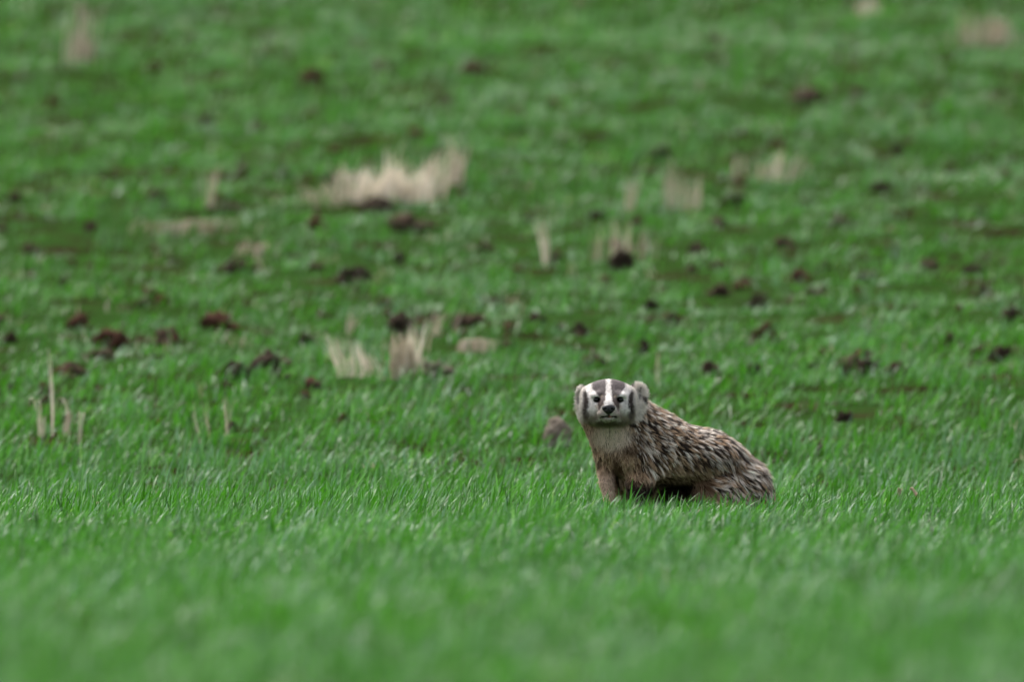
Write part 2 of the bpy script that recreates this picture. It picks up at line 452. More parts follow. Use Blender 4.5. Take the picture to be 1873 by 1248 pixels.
# px, py, width, height (photograph pixels), soil, label (None: named from its neighbours further down)
CLODS = [
 (400, 586, 66, 44, 'red', 'large reddish brown dirt clod on the slope at left, biggest of the red ones'),
 (217, 607, 52, 32, 'red', 'reddish brown dirt clod left of the largest red clod'),
 (180, 628, 62, 22, 'brown', None),
 (115, 510, 30, 30, 'dark', 'lone round dark clod near the left edge, above the red clods'),
 (290, 357, 32, 30, 'dark', 'small round blackish clod high on the slope at left'),
 (430, 476, 66, 20, 'dark', 'flat dark strip of turned soil above the largest red clod'),
 (62, 440, 34, 20, 'brown', None), (165, 402, 26, 22, 'brown', None),
 (645, 497, 54, 26, 'dark', 'dark clod above the left end of the nearer straw tuft'),
 (690, 366, 66, 28, 'dark', 'black clod right below the large matted pale straw tuft'),
 (748, 398, 84, 30, 'brown', 'low brown patch of clods right and below the large matted straw tuft'),
 (1343, 356, 60, 30, 'dark', 'large black clod right of the pale straw on the right slope'),
 (803, 666, 54, 28, 'grey', 'greyish dark clod beside the right foot of the nearer straw tuft'),
 (425, 665, 66, 28, 'dark', 'wider of two dark clods left of the nearer straw tuft'),
 (493, 655, 46, 30, 'dark', 'smaller of two dark clods left of the nearer straw tuft'),
 (735, 590, 40, 26, 'dark', 'dark clod touching the top of the nearer straw tuft'),
 (560, 602, 40, 22, 'dark', None), (845, 570, 40, 20, 'brown', None),
 (1018, 463, 32, 22, 'brown', 'small reddish brown clod at the foot of the pair of pale stalks'),
 (937, 585, 42, 30, 'red', None), (1225, 568, 42, 26, 'red', None), (1060, 585, 42, 30, 'dark', None),
 (1393, 599, 34, 28, 'red', 'small reddish clod on the right slope between two dark clods'),
 (1565, 656, 54, 34, 'dark', 'black clod in the nearer grass to the right above the badger rump'),
 (1795, 629, 44, 18, 'dark', 'left of two small black clods near the right edge'),
 (1836, 631, 24, 22, 'dark', 'right of two small black clods near the right edge'),
 (1853, 568, 30, 24, 'dark', 'black clod at the right edge, above the pair of small black clods'),
 (1280, 438, 42, 26, 'dark', None), (1316, 470, 34, 22, 'brown', None), (1262, 474, 26, 16, 'brown', None), (1437, 428, 48, 26, 'brown', None),
 (1135, 470, 42, 30, 'dark', 'dark clod at the foot of the row of upright pale stalks'),
 (1316, 520, 52, 28, 'brown', None), (1385, 538, 34, 24, 'dark', None), (1362, 500, 40, 18, 'brown', None), (1460, 495, 46, 18, 'red', None),
 (1540, 392, 62, 22, 'dark', None), (1612, 330, 44, 34, 'dark', None), (1792, 372, 52, 24, 'dark', None), (1628, 440, 44, 22, 'brown', None),
 (1638, 262, 26, 44, 'dark', None), (1208, 272, 28, 26, 'dark', 'small round dark clod high on the slope, above the pale straw on the right'),
 (1482, 163, 74, 34, 'brown', 'broad brown clod far up the slope at right'),
 (1560, 174, 30, 20, 'brown', None), (1682, 182, 34, 20, 'red', None),
 (945, 193, 40, 34, 'brown', None), (866, 118, 46, 44, 'red', 'large rusty brown clod far up the slope in the middle'),
 (1012, 178, 32, 20, 'red', None), (700, 106, 42, 20, 'red', None), (572, 132, 44, 28, 'red', None), (280, 112, 32, 20, 'red', None),
 (790, 56, 24, 22, 'red', None), (812, 170, 30, 18, 'brown', None), (380, 214, 34, 22, 'dark', None), (163, 206, 22, 26, 'dark', None),
 (1420, 250, 36, 20, 'red', None), (975, 382, 36, 20, 'dark', None), (1092, 376, 34, 16, 'dark', None),
 (420, 365, 80, 20, 'dark', None), (22, 695, 26, 20, 'dark', None), (130, 660, 54, 24, 'brown', None), (84, 693, 30, 20, 'red', None),
 (424, 768, 16, 24, 'dark', 'tiny dark clod beside the thin dry stalks at left in the nearer grass'),
 (328, 828, 14, 10, 'red', None), (1300, 660, 34, 14, 'brown', None), (1380, 657, 30, 16, 'dark', None), (1637, 656, 44, 20, 'brown', None),
 (1546, 747, 22, 12, 'dark', 'tiny dark clod deep in the grass right of the badger back'), (1500, 811, 14, 10, 'brown', None),
 (730, 458, 34, 20, 'dark', None), (880, 436, 52, 24, 'brown', None), (985, 562, 30, 20, 'dark', None), (1190, 540, 36, 20, 'dark', None),
 (1492, 520, 44, 24, 'dark', None), (1585, 488, 36, 20, 'dark', None), (1570, 522, 30, 20, 'red', None), (1700, 470, 40, 20, 'brown', None),
 (1800, 520, 40, 20, 'brown', None), (1740, 602, 36, 18, 'brown', None), (1510, 470, 30, 18, 'dark', None),
 (300, 600, 60, 22, 'brown', None), (250, 540, 30, 18, 'brown', None), (20, 600, 30, 20, 'brown', None), (590, 560, 30, 18, 'brown', None),
 (30, 345, 40, 20, 'brown', None), (930, 300, 26, 14, 'brown', None), (1085, 640, 34, 16, 'brown', None), (1180, 620, 26, 16, 'dark', None),
 (700, 540, 34, 18, 'brown', None), (1690, 560, 30, 18, 'dark', None), (1420, 600, 34, 20, 'brown', None), (520, 300, 24, 14, 'brown', None),
 (1740, 300, 30, 18, 'brown', None), (1560, 60, 40, 20, 'brown', None), (1300, 60, 34, 20, 'brown', None), (150, 20, 26, 34, 'brown', None),
]
LAND = [((700, 330), 'the large matted straw tuft'), ((690, 630), 'the nearer straw tuft'), ((992, 440), 'the pair of pale stalks'),
        ((1145, 425), 'the row of pale stalks'), ((1245, 340), 'the pale straw on the right slope'), ((1343, 356), 'the large black clod'),
        ((400, 586), 'the largest red clod'), ((95, 695), 'the tall lone stalk'), ((1565, 656), 'the black clod above the rump'),
        ((866, 118), 'the large rusty far clod'), ((1482, 163), 'the broad brown far clod'), ((1800, 30), 'the pale tuft in the top right corner'),
        ((1820, 630), 'the pair of small black clods'), ((1118, 720), "the badger's head")]
DIRS = ['right of', 'right and above', 'above', 'left and above', 'left of', 'left and below', 'below', 'right and below']
TONE = {'red': 'reddish', 'dark': 'dark', 'brown': 'brown', 'grey': 'greyish'}
ORD = ['', 'second nearest ', 'third nearest ', 'fourth nearest ', 'fifth nearest ', 'sixth nearest ']
bucket = {}
for i, c in enumerate(CLODS):
    if c[5] is None:
        d, (lx, ly), nm = min((math.hypot(c[0] - q[0][0], 1.6 * (c[1] - q[0][1])), q[0], q[1]) for q in LAND)
        o_ = int(round(math.atan2(ly - c[1], c[0] - lx) / (math.pi / 4))) % 8
        bucket.setdefault((nm, o_, c[4]), []).append((d, i))
LAB = {}
for (nm, o_, tone), lst in bucket.items():
    lst.sort()
    for k, (d, i) in enumerate(lst):
        w_ = ORD[k] if k else ('nearest ' if len(lst) > 1 else '')
        LAB[i] = '%ssmall %s dirt clod %s %s' % (w_, TONE[tone], DIRS[o_], nm)
for i, (px, py, pw, ph, tone, lab) in enumerate(CLODS):
    off = .042 if py < 600 else (.05 if py < 740 else .04)
    x, y, mpp = pix(px, py, off)
    big_ = 1.25 if lab else 1.0
    rx = pw * mpp * .46 * big_
    g = float(terrain(x, y)[0])
    hgt = off * (1 if lab else .82) + ph * mpp * (.32 if lab and py < 740 else .08)
    if py < 300: hgt = off * .85 + ph * mpp * .16
    rx = max(rx, hgt * (.40 if py < 740 else .24))
    me = lump('dirt_clod', M_SOIL[tone], rx, rx * random.uniform(.7, 1.0), hgt / 1.25, 100 + 9 * i)
    o = link(bpy.data.objects.new('dirt_clod', me))
    o.location = (x, y, g - .012)
    tag(o, lab or LAB[i], 'dirt clod', 'clods of soil lying in the grass')

# rounded grey mound just left of the badger
x, y, mpp = pix(1019, 772, .070)
g = float(terrain(x, y)[0])
me = lump('earth_mound', M_SOIL['grey'], 25 * mpp, 25 * mpp, .062, 5551, rough=.10, flat=.5, sub=5)
o = link(bpy.data.objects.new('earth_mound', me))
o.location = (x, y, g - .01)
tag(o, 'smooth rounded grey brown earth mound in the grass just left of the badger', 'mound')

# ------------------------------------------------------------------ dry straw
def straw(name, label, cat, px, py_base, stalks, off=.04, group=None):
    """stalks: list of (dx px, height px, lean px, width m, count, spread px, curl)"""
    x, y, mpp = pix(px, py_base, off)
    g = float(terrain(x, y)[0])
    Ps, Ws, Ss, Ts = [], [], [], []
    S = 8
    t = np.linspace(0, 1, S)
    for dx, h, lean, wd, cnt, spread, curl, tone in stalks:
        for _ in range(max(2, int(cnt * (.55 if cnt > 15 else 1)))):
            rx_ = (dx + random.gauss(0, spread * .42)) * mpp
            ry_ = random.gauss(0, spread * .25 * mpp + .01)
            hv = float(vnoise(np.array([[rx_, name.__len__() + px, 0.]]), 22, int(px))[0])
            H = h * mpp * (random.uniform(.55, 1.08) * (1 + .7 * hv) if cnt > 12 else random.uniform(.88, 1.05)) + off
            Lx = lean * mpp * random.uniform(.5, 1.3) + random.gauss(0, (.12 if cnt > 4 else .02) * H)
            Ly = random.gauss(0, .15 * H)
            cz = 1 - curl * t ** 3 * random.uniform(.6, 1.2)
            P = np.stack([rx_ + Lx * t ** 1.5, ry_ + Ly * t ** 1.3, -.005 + H * np.sin(t * np.pi / 2 * (1 + curl)) if curl > .3 else -.005 + H * t * cz], 1)
            P[:, 0] += .006 * np.sin(t * random.uniform(2, 7) + random.uniform(0, 6)) * t
            a = random.uniform(-.8, .8)
            Ps.append(P); Ws.append(wd * random.uniform(.7, 1.3) * np.clip(1.1 - t ** 3, .15, 1)); Ss.append((math.cos(a), math.sin(a), 0)); Ts.append(np.clip(tone + random.uniform(-.25, .25), 0, 1))
    V, F = ribbons(np.array(Ps), np.array(Ws), np.array(Ss))
    me = mesh_np(name, V, F, M_STRAW, attrs={'tint': np.repeat(Ts, S * 2)})
    o = link(bpy.data.objects.new(name, me)); o.location = (x, y, g)
    return tag(o, label, cat, group)

G = 'dry straw standing in the grass'
def straw_patch(*a, **k):                       # straw lying loose and flat: nobody could count it
    k['group'] = None
    o = straw(*a, **k); o['kind'] = 'stuff'

# dx, height, lean, width, count, spread, curl, tone
straw('straw_tuft', 'large matted pale pinkish straw tuft, widest on the slope, left of centre', 'straw tuft', 690, 350,
      [(0, 60, 14, .006, 170, 66, .25, .75), (58, 64, -8, .006, 96, 50, .2, .85), (20, 66, 4, .006, 30, 20, .0, .9), (30, 24, 30, .007, 90, 90, .5, .6),
       (-50, 60, -14, .006, 30, 30, .1, .5)], group=G)
straw('straw_tuft', 'thin grey straw trailing off left of the large matted tuft', 'straw tuft', 590, 358, [(0, 40, -16, .006, 44, 44, .2, .35)], group=G)
straw('straw_tuft', 'low tan straw between the large matted tuft and the small sheaf', 'straw tuft', 785, 336, [(0, 50, 8, .007, 60, 30, .15, .6)], group=G)
straw('straw_tuft', 'small separate straw sheaf right beside the large matted tuft', 'straw tuft', 832, 318, [(0, 46, 0, .005, 26, 22, 0, .6), (6, 40, 8, .006, 12, 18, .1, .4)], group=G)
straw('straw_tuft', 'splayed pale stalks, left half of the nearer straw tuft', 'straw tuft', 655, 668,
      [(-26, 52, -24, .0034, 24, 26, .05, .7), (2, 50, -14, .0034, 30, 26, .05, .75), (28, 46, -8, .0034, 24, 24, .05, .6), (-18, 64, -36, .0028, 6, 30, 0, .85)], group=G)
straw('straw_tuft', 'thick tan sheaf with a cream right edge, right half of the nearer tuft', 'straw tuft', 738, 670,
      [(-10, 58, 0, .005, 60, 30, .1, .3), (6, 66, 4, .005, 46, 26, .1, .4), (26, 74, -6, .0042, 30, 8, .0, .95), (8, 30, 20, .004, 30, 34, .3, .2)], group=G)
straw('straw_tuft', 'faint upright straw wisp above the left end of the nearer tuft', 'straw tuft', 636, 590, [(0, 64, 8, .0035, 16, 16, 0, .35)], group=G)
straw('dry_stalk', 'pair of pale stalks standing close together in the middle of the slope', 'stalks', 997, 468, [(0, 74, -12, .0034, 5, 6, .0, .8), (4, 66, -6, .003, 4, 6, 0, .4)], group=G)
straw('straw_tuft', 'row of upright thin pale stalks right of the close pair', 'stalks', 1120, 458,
      [(-28, 42, 4, .0026, 6, 20, 0, .3), (-4, 54, -3, .0026, 7, 16, 0, .4), (18, 58, -2, .0028, 8, 14, 0, .5), (54, 42, 4, .0026, 7, 18, 0, .3), (20, 18, 10, .004, 24, 60, .4, .2)], group=G)
straw('dry_stalk', 'short faint stalks above the row of pale stalks', 'stalks', 1155, 372, [(0, 50, 4, .0035, 12, 12, 0, .45)], group=G)
straw('straw_tuft', 'pale straw tuft of upright stalks left of the large black clod', 'straw tuft', 1250, 366,
      [(-20, 52, 3, .0036, 26, 22, 0, .35), (12, 52, -3, .0036, 20, 16, 0, .4), (26, 48, 2, .003, 10, 10, 0, .55)], group=G)
straw('straw_tuft', 'faint wide straw tuft up the slope above the large black clod', 'straw tuft', 1395, 312,
      [(-18, 36, 2, .005, 34, 40, .15, .35), (28, 30, 3, .0055, 24, 24, .1, .6), (58, 32, 18, .004, 18, 30, .1, .4)], group=G)
straw('straw_tuft', 'pale straw tuft in the top right corner of the slope', 'straw tuft', 1800, 66,
      [(0, 56, 4, .006, 60, 64, .25, .25), (30, 44, -4, .006, 30, 34, .2, .45), (-40, 32, 4, .005, 24, 44, .2, .3)], group=G)
straw('straw_tuft', 'small pale tuft at the top edge right of the middle', 'straw tuft', 1592, 16, [(0, 30, 0, .008, 30, 26, .2, .6)], group=G)
straw('straw_tuft', 'greyish straw tuft far up the slope at top left', 'straw tuft', 145, 100, [(0, 60, 4, .007, 30, 28, .1, .3), (6, 110, 0, .006, 12, 20, .0, .3)], group=G)
straw('dry_stalk', 'thin upright stalks on the upper left slope', 'stalks', 385, 366, [(0, 66, 3, .0035, 10, 12, 0, .4)], group=G)
straw_patch('straw_litter_patch', 'flat brownish straw patch lying on the left slope', 'straw patch', 325, 412, [(0, 10, 24, .006, 110, 95, .4, .15)], off=.03, group=G)
straw_patch('straw_litter_patch', 'flat greyish straw patch above the dark strip of soil', 'straw patch', 465, 450, [(0, 12, 16, .006, 60, 46, .3, .2)], off=.03, group=G)
straw_patch('straw_litter_patch', 'small flat pale straw patch right of the nearer straw tuft', 'straw patch', 858, 626, [(0, 8, 14, .005, 70, 50, .4, .35)], off=.03, group=G)
straw_patch('straw_litter_patch', 'pale straw blades fanned out above the nearer straw tuft', 'straw patch', 790, 592, [(0, 44, 20, .0035, 22, 40, .1, .4)], group=G)
straw('dry_stalk', 'short lone pale stub standing above right of the badger head', 'stalk', 1203, 676, [(0, 34, 0, .003, 3, 3, 0, .4)], off=.05, group=G)
straw('dry_stalk', 'tall lone upright pale stalk near the left edge', 'stalk', 95, 762, [(0, 124, -1, .0038, 2, 2, 0, .7)], off=.06, group=G)
straw('dry_stalk', 'curled dry stem left of the tall lone stalk', 'stalk', 76, 770, [(0, 44, -24, .0026, 2, 4, .45, .6), (0, 20, 2, .003, 5, 10, .2, .5)], off=.05, group=G)
straw('dry_stalk', 'arched dry stem just right of the tall lone stalk', 'stalk', 128, 768, [(0, 42, -22, .003, 2, 4, .45, .7), (-10, 26, 2, .003, 8, 16, .1, .4)], off=.05, group=G)
straw('dry_stalk', 'short bent whitish stem, rightmost of the curled ones at left', 'stalk', 146, 784, [(0, 32, 10, .003, 3, 4, .4, .6)], off=.05, group=G)
straw('dry_stalk', 'slanted thin straw blade leaning left in the nearer grass', 'stalk', 366, 782, [(0, 54, -26, .0028, 2, 2, 0, .5)], off=.05, group=G)
straw('dry_stalk', 'cluster of thin pale stems beside the tiny dark clod', 'stalk', 410, 774, [(0, 50, 0, .0022, 6, 14, 0, .5), (-26, 40, -8, .0025, 2, 3, 0, .4)], off=.05, group=G)

# small dry leaves on the turf at right
x, y, mpp = pix(1663, 905, .035)
g = float(terrain(x, y)[0])
for k, (dx, dz, ln, wd, lab) in enumerate([(-18, .038, .022, .012, 'pale pinkish dry leaf scrap in the grass right of the badger, left of a pair'),
                                           (9, .036, .030, .013, 'pale pinkish curled dry leaf in the grass right of the badger, right of a pair')]):
    t = np.linspace(0, 1, 9)[:, None]; u = np.linspace(-1, 1, 7)[None, :]
    wv = np.sin(np.pi * np.clip(t * .92 + .04, 0, 1)) ** .7 * wd
    X = (t - .5) * ln * (.8 if k else -.5) + u * wv * .4
    Y = u * wv * .7 + 0 * t
    Z = (t - .5) * ln * (-.8) + .010 * u * u * (wv / wd) + .004 * np.sin(t * 7 + u)
    V = np.stack([X.ravel(), Y.ravel(), Z.ravel()], 1)
    ii = (np.arange(8)[:, None] * 7 + np.arange(6)[None, :]).ravel()
    F = np.stack([ii, ii + 1, ii + 8, ii + 7], 1)
    m_ = bpy.data.materials.get('dry_leaf') or soil_mat('dry_leaf', (.38, .25, .17), (.58, .42, .31), (.74, .60, .48), 60)
    o = link(bpy.data.objects.new('dry_leaf', mesh_np('dry_leaf', V, F, m_)))
    sm = o.modifiers.new('thick', 'SOLIDIFY'); sm.thickness = .0006
    o.location = (x + dx * mpp, y - .03, g + dz)
    tag(o, lab, 'dry leaf', 'dry leaf scraps')

# ------------------------------------------------------------------ the badger
class Field:
    def __init__(s, lo, hi, h):
        s.lo = np.array(lo); s.h = h
        s.n = [int(round((hi[i] - lo[i]) / h)) + 1 for i in range(3)]
        ax = [np.float32(lo[i]) + np.arange(s.n[i], dtype=np.float32) * np.float32(h) for i in range(3)]
        s.X, s.Y, s.Z = ax[0][:, None, None], ax[1][None, :, None], ax[2][None, None, :]
        s.v = np.full(s.n, 1.0, np.float32)
    def _ad(s, d, k):
        hh = np.maximum(k - np.abs(s.v - d), 0) / k
        s.v = np.minimum(s.v, d) - hh * hh * (k * .25)
    def ell(s, c, r, k=.03, yaw=0, pitch=0, cut=False, roll=0):
        x, y, z = s.X - np.float32(c[0]), s.Y - np.float32(c[1]), s.Z - np.float32(c[2])
        if yaw:
            a, b_ = math.cos(R(yaw)), math.sin(R(yaw)); x, y = x * a + y * b_, -x * b_ + y * a
        if pitch:
            a, b_ = math.cos(R(pitch)), math.sin(R(pitch)); y, z = y * a + z * b_, -y * b_ + z * a
        if roll:
            a, b_ = math.cos(R(roll)), math.sin(R(roll)); x, z = x * a + z * b_, -x * b_ + z * a
        q = np.sqrt((x / r[0]) ** 2 + (y / r[1]) ** 2 + (z / r[2]) ** 2)
        g = np.sqrt((x / r[0] ** 2) ** 2 + (y / r[1] ** 2) ** 2 + (z / r[2] ** 2) ** 2) + 1e-6
        d = (q * (q - 1) / g).astype(np.float32)
        if cut:
            hh = np.maximum(k - np.abs(-s.v - d), 0) / k if k > 0 else 0
            s.v = np.maximum(s.v, -d) + hh * hh * (k * .25)
        else:
            s._ad(d, k)
    def cone(s, a, b, ra, rb, k=.03):
        a = np.array(a, float); b = np.array(b, float); v = b - a
        t = ((s.X - a[0]) * v[0] + (s.Y - a[1]) * v[1] + (s.Z - a[2]) * v[2]) / float(v @ v)
        t = np.clip(t, 0, 1)
        d = np.sqrt((s.X - a[0] - t * v[0]) ** 2 + (s.Y - a[1] - t * v[1]) ** 2 + (s.Z - a[2] - t * v[2]) ** 2) - (ra + (rb - ra) * t)
        s._ad(d.astype(np.float32), k)
    def surface(s):
        v = s.v; n = s.n
        sg = v < 0
        c = np.zeros((n[0] - 1, n[1] - 1, n[2] - 1), np.int8)
        for i in (0, 1):
            for j in (0, 1):
                for k in (0, 1):
                    c += sg[i:n[0] - 1 + i, j:n[1] - 1 + j, k:n[2] - 1 + k]
        act = (c > 0) & (c < 8)
        cells = np.argwhere(act)
        ids = np.full(act.shape, -1, np.int64); ids[act] = np.arange(len(cells))
        acc = np.zeros((len(cells), 3)); cnt = np.zeros(len(cells))
        corners = [(i, j, k) for i in (0, 1) for j in (0, 1) for k in (0, 1)]
        for a in corners:
            for ax in range(3):
                if a[ax] == 0:
                    b_ = list(a); b_[ax] = 1
                    va = v[cells[:, 0] + a[0], cells[:, 1] + a[1], cells[:, 2] + a[2]].astype(float)
                    vb = v[cells[:, 0] + b_[0], cells[:, 1] + b_[1], cells[:, 2] + b_[2]].astype(float)
                    m_ = (va < 0) != (vb < 0)
                    t = np.where(m_, va / np.where(m_, va - vb, 1), 0)
                    p = np.array(a, float)[None, :] + 0 * cells; p[:, ax] += t
                    acc[m_] += p[m_]; cnt[m_] += 1
        P = (cells + acc / cnt[:, None]) * s.h + s.lo
        F = []
        for ax in range(3):
            sl0 = [slice(None)] * 3; sl1 = [slice(None)] * 3
            sl0[ax] = slice(0, n[ax] - 1); sl1[ax] = slice(1, n[ax])
            A, B = sg[tuple(sl0)], sg[tuple(sl1)]
            e = np.argwhere(A != B)
            o1, o2 = [q for q in range(3) if q != ax]
            e = e[(e[:, o1] > 0) & (e[:, o2] > 0) & (e[:, o1] < n[o1] - 1) & (e[:, o2] < n[o2] - 1)]
            inside = A[e[:, 0], e[:, 1], e[:, 2]]
            def cid(d1, d2):
                q = e.copy(); q[:, o1] -= d1; q[:, o2] -= d2
                return ids[q[:, 0], q[:, 1], q[:, 2]]
            f = np.stack([cid(1, 1), cid(0, 1), cid(0, 0), cid(1, 0)], 1)
            flip = inside if ax != 1 else ~inside
            f[~flip] = f[~flip][:, ::-1]
            F.append(f)
        return P, np.concatenate(F)
    def grad(s, P):
        q = (P - s.lo) / s.h
        i = np.clip(np.round(q).astype(int), 1, np.array(s.n) - 2)
        g = np.stack([s.v[i[:, 0] + 1, i[:, 1], i[:, 2]] - s.v[i[:, 0] - 1, i[:, 1], i[:, 2]],
                      s.v[i[:, 0], i[:, 1] + 1, i[:, 2]] - s.v[i[:, 0], i[:, 1] - 1, i[:, 2]],
                      s.v[i[:, 0], i[:, 1], i[:, 2] + 1] - s.v[i[:, 0], i[:, 1], i[:, 2] - 1]], 1).astype(float)
        return norm(g)
    def front(s, x, z):
        """the y of the foremost surface point at x, z (seen from the camera side)"""
        i = int(round((x - s.lo[0]) / s.h)); k = int(round((z - s.lo[2]) / s.h))
        col_ = s.v[i, :, k]; j = int(np.argmax(col_ < 0))
        t = col_[j - 1] / (col_[j - 1] - col_[j])
        return s.lo[1] + (j - 1 + t) * s.h

HX, HY, HZ = -.182, -.105, .2945         # middle of the skull, in the badger's own metres
def hd(u, v, w): return (HX + u, HY - v, HZ + w)

FD = Field((-.30, -.29, -.012), (.37, .40, .39), .0026)
f = FD
# trunk
f.ell((-.055, .035, .172), (.102, .102, .084), .02, yaw=30)
f.ell((.035, .085, .155), (.130, .110, .073), .045, yaw=30)
f.ell((.126, .145, .074), (.108, .118, .092), .05, yaw=30)
f.ell((.172, .18, .036), (.066, .088, .060), .03, yaw=30)
f.cone((-.198, -.055, .252), (-.178, -.045, .178), .046, .040, .03)
f.ell((.100, .060, .050), (.068, .068, .068), .025, yaw=20)         # near thigh
f.ell((.06, .20, .06), (.085, .06, .065), .03)
f.ell((-.03, .135, .07), (.085, .045, .065), .03)
f.cone((.20, .22, .055), (.245, .28, .022), .03, .014, .03)         # tail
# neck and chest
f.cone((-.165, -.045, .275), (-.085, .02, .195), .068, .088, .04)
f.cone((-.175, -.07, .255), (-.135, -.03, .195), .055, .070, .03)
f.ell((-.130, -.045, .172), (.060, .062, .060), .02)
f.ell((-.105, .035, .105), (.062, .055, .060), .03)
# fore legs
f.cone((-.186, -.040, .165), (-.186, -.065, .090), .029, .0165, .014)
f.cone((-.186, -.065, .090), (-.175, -.085, .025), .0165, .0130, .012)
f.ell((-.171, -.105, .016), (.021, .034, .017), .015)
f.cone((-.085, -.035, .15), (-.103, -.075, .085), .046, .030, .03)
f.cone((-.103, -.075, .085), (-.108, -.095, .025), .028, .019, .012)
f.ell((-.109, -.118, .016), (.023, .036, .018), .015)
# hind paws
f.ell((.035, -.022, .015), (.028, .045, .017), .02, yaw=10)
f.ell((.13, -.01, .014), (.025, .05, .016), .02)
for lx_, ly_ in ((-.171, -.137), (-.109, -.152), (.038, -.066)):
    for q in (-2, -1, 0, 1, 2):
        f.cone((lx_ + q * .008, ly_ + .02 + abs(q) * .004, .014), (lx_ + q * .0095, ly_ + abs(q) * .004, .009), .0062, .005, .004)
# head
f.ell(hd(0, -.015, .0065), (.070, .078, .0505), .02)
f.ell(hd(0, -.012, .022), (.058, .060, .036), .02)
f.ell(hd(-.040, .010, -.010), (.023, .046, .032), .022)
f.ell(hd(.040, .010, -.010), (.023, .046, .032), .022)
f.ell(hd(0, -.025, -.015), (.064, .050, .034), .02)
f.cone(hd(0, .045, -.006), hd(0, .100, -.010), .036, .0235, .02)
f.cone(hd(0, .03, .010), hd(0, .088, -.002), .026, .016, .02)
f.ell(hd(0, .072, -.0335), (.022, .040, .0120), .012)              # lower jaw
f.ell(hd(0, .020, -.029), (.040, .045, .021), .025)                # throat pouch
f.ell(hd(-.015, .100, -.024), (.0145, .020, .0125), .008)         # lips
f.ell(hd(.015, .100, -.024), (.0145, .020, .0125), .008)
for sg_ in (-1, 1):
    f.ell(hd(sg_ * .030, .058, .024), (.016, .014, .008), .012)   # brow
    f.ell(hd(sg_ * .0300, .0725, .0128), (.0085, .010, .0062), .004, cut=True)  # eye socket
f.ell(hd(-.010, .118, -.0315), (.0125, .014, .0016), .002, cut=True, roll=-14)   # mouth
f.ell(hd(.010, .118, -.0315), (.0125, .014, .0016), .002, cut=True, roll=14)
# ears
for sg_ in (-1, 1):
    f.ell(hd(sg_ * .054, -.022, .020), (.019, .030, .021), .014)      # broad temple that the ear grows from
f.ell(hd(.0800, -.030, .024), (.0265, .0075, .0335), .006, yaw=-24, roll=10)
f.ell(hd(.0840, -.017, .022), (.0165, .010, .0230), .004, yaw=-24, roll=10, cut=True)
f.ell(hd(-.0725, -.026, .018), (.0165, .009, .0310), .006, yaw=36, roll=-8)
f.ell(hd(-.0775, -.014, .016), (.0085, .010, .0210), .004, yaw=36, roll=-8, cut=True)
f.ell(hd(-.055, -.036, -.016), (.018, .026, .037), .016)           # ruff
f.ell(hd(.060, -.036, -.010), (.024, .028, .040), .016)
BV, BF = FD.surface()
BN = FD.grad(BV)

def patch(u, w, cu, cw, ru, rw, soft=.25):
    q = np.sqrt(((u - cu) / ru) ** 2 + ((w - cw) / rw) ** 2)
    return 1 - smooth(1 - soft, 1 + soft, q)

def lerp(a, b_, t):
    return a * (1 - t[:, None]) + np.asarray(b_)[None, :] * t[:, None] if np.ndim(b_) == 1 else a * (1 - t[:, None]) + b_ * t[:, None]

CREAM = np.array([.64, .58, .515]); WHITE = np.array([.80, .75, .71]); TAUPE = np.array([.30, .245, .195])
DARK = np.array([.030, .023, .020]); CROWN = np.array([.135, .115, .112]); BROWN = np.array([.085, .062, .054])

def head_mask(p):
    u, v, w = p[:, 0] - HX, HY - p[:, 1], p[:, 2] - HZ
    q = np.sqrt((u / .098) ** 2 + ((v - .03) / .112) ** 2 + ((w - .004) / np.where(w > .004, .066, .0585)) ** 2)
    q = 1 - smooth(.95, 1.12, q)
    for cu, cw, ru, rw in ((.080, .024, .034, .040), (-.0735, .015, .026, .040)):
        e = np.sqrt(((u - cu) / ru) ** 2 + ((v + .026) / .032) ** 2 + ((w - cw) / rw) ** 2)
        q = np.maximum(q, 1 - smooth(.95, 1.10, e))
    return q

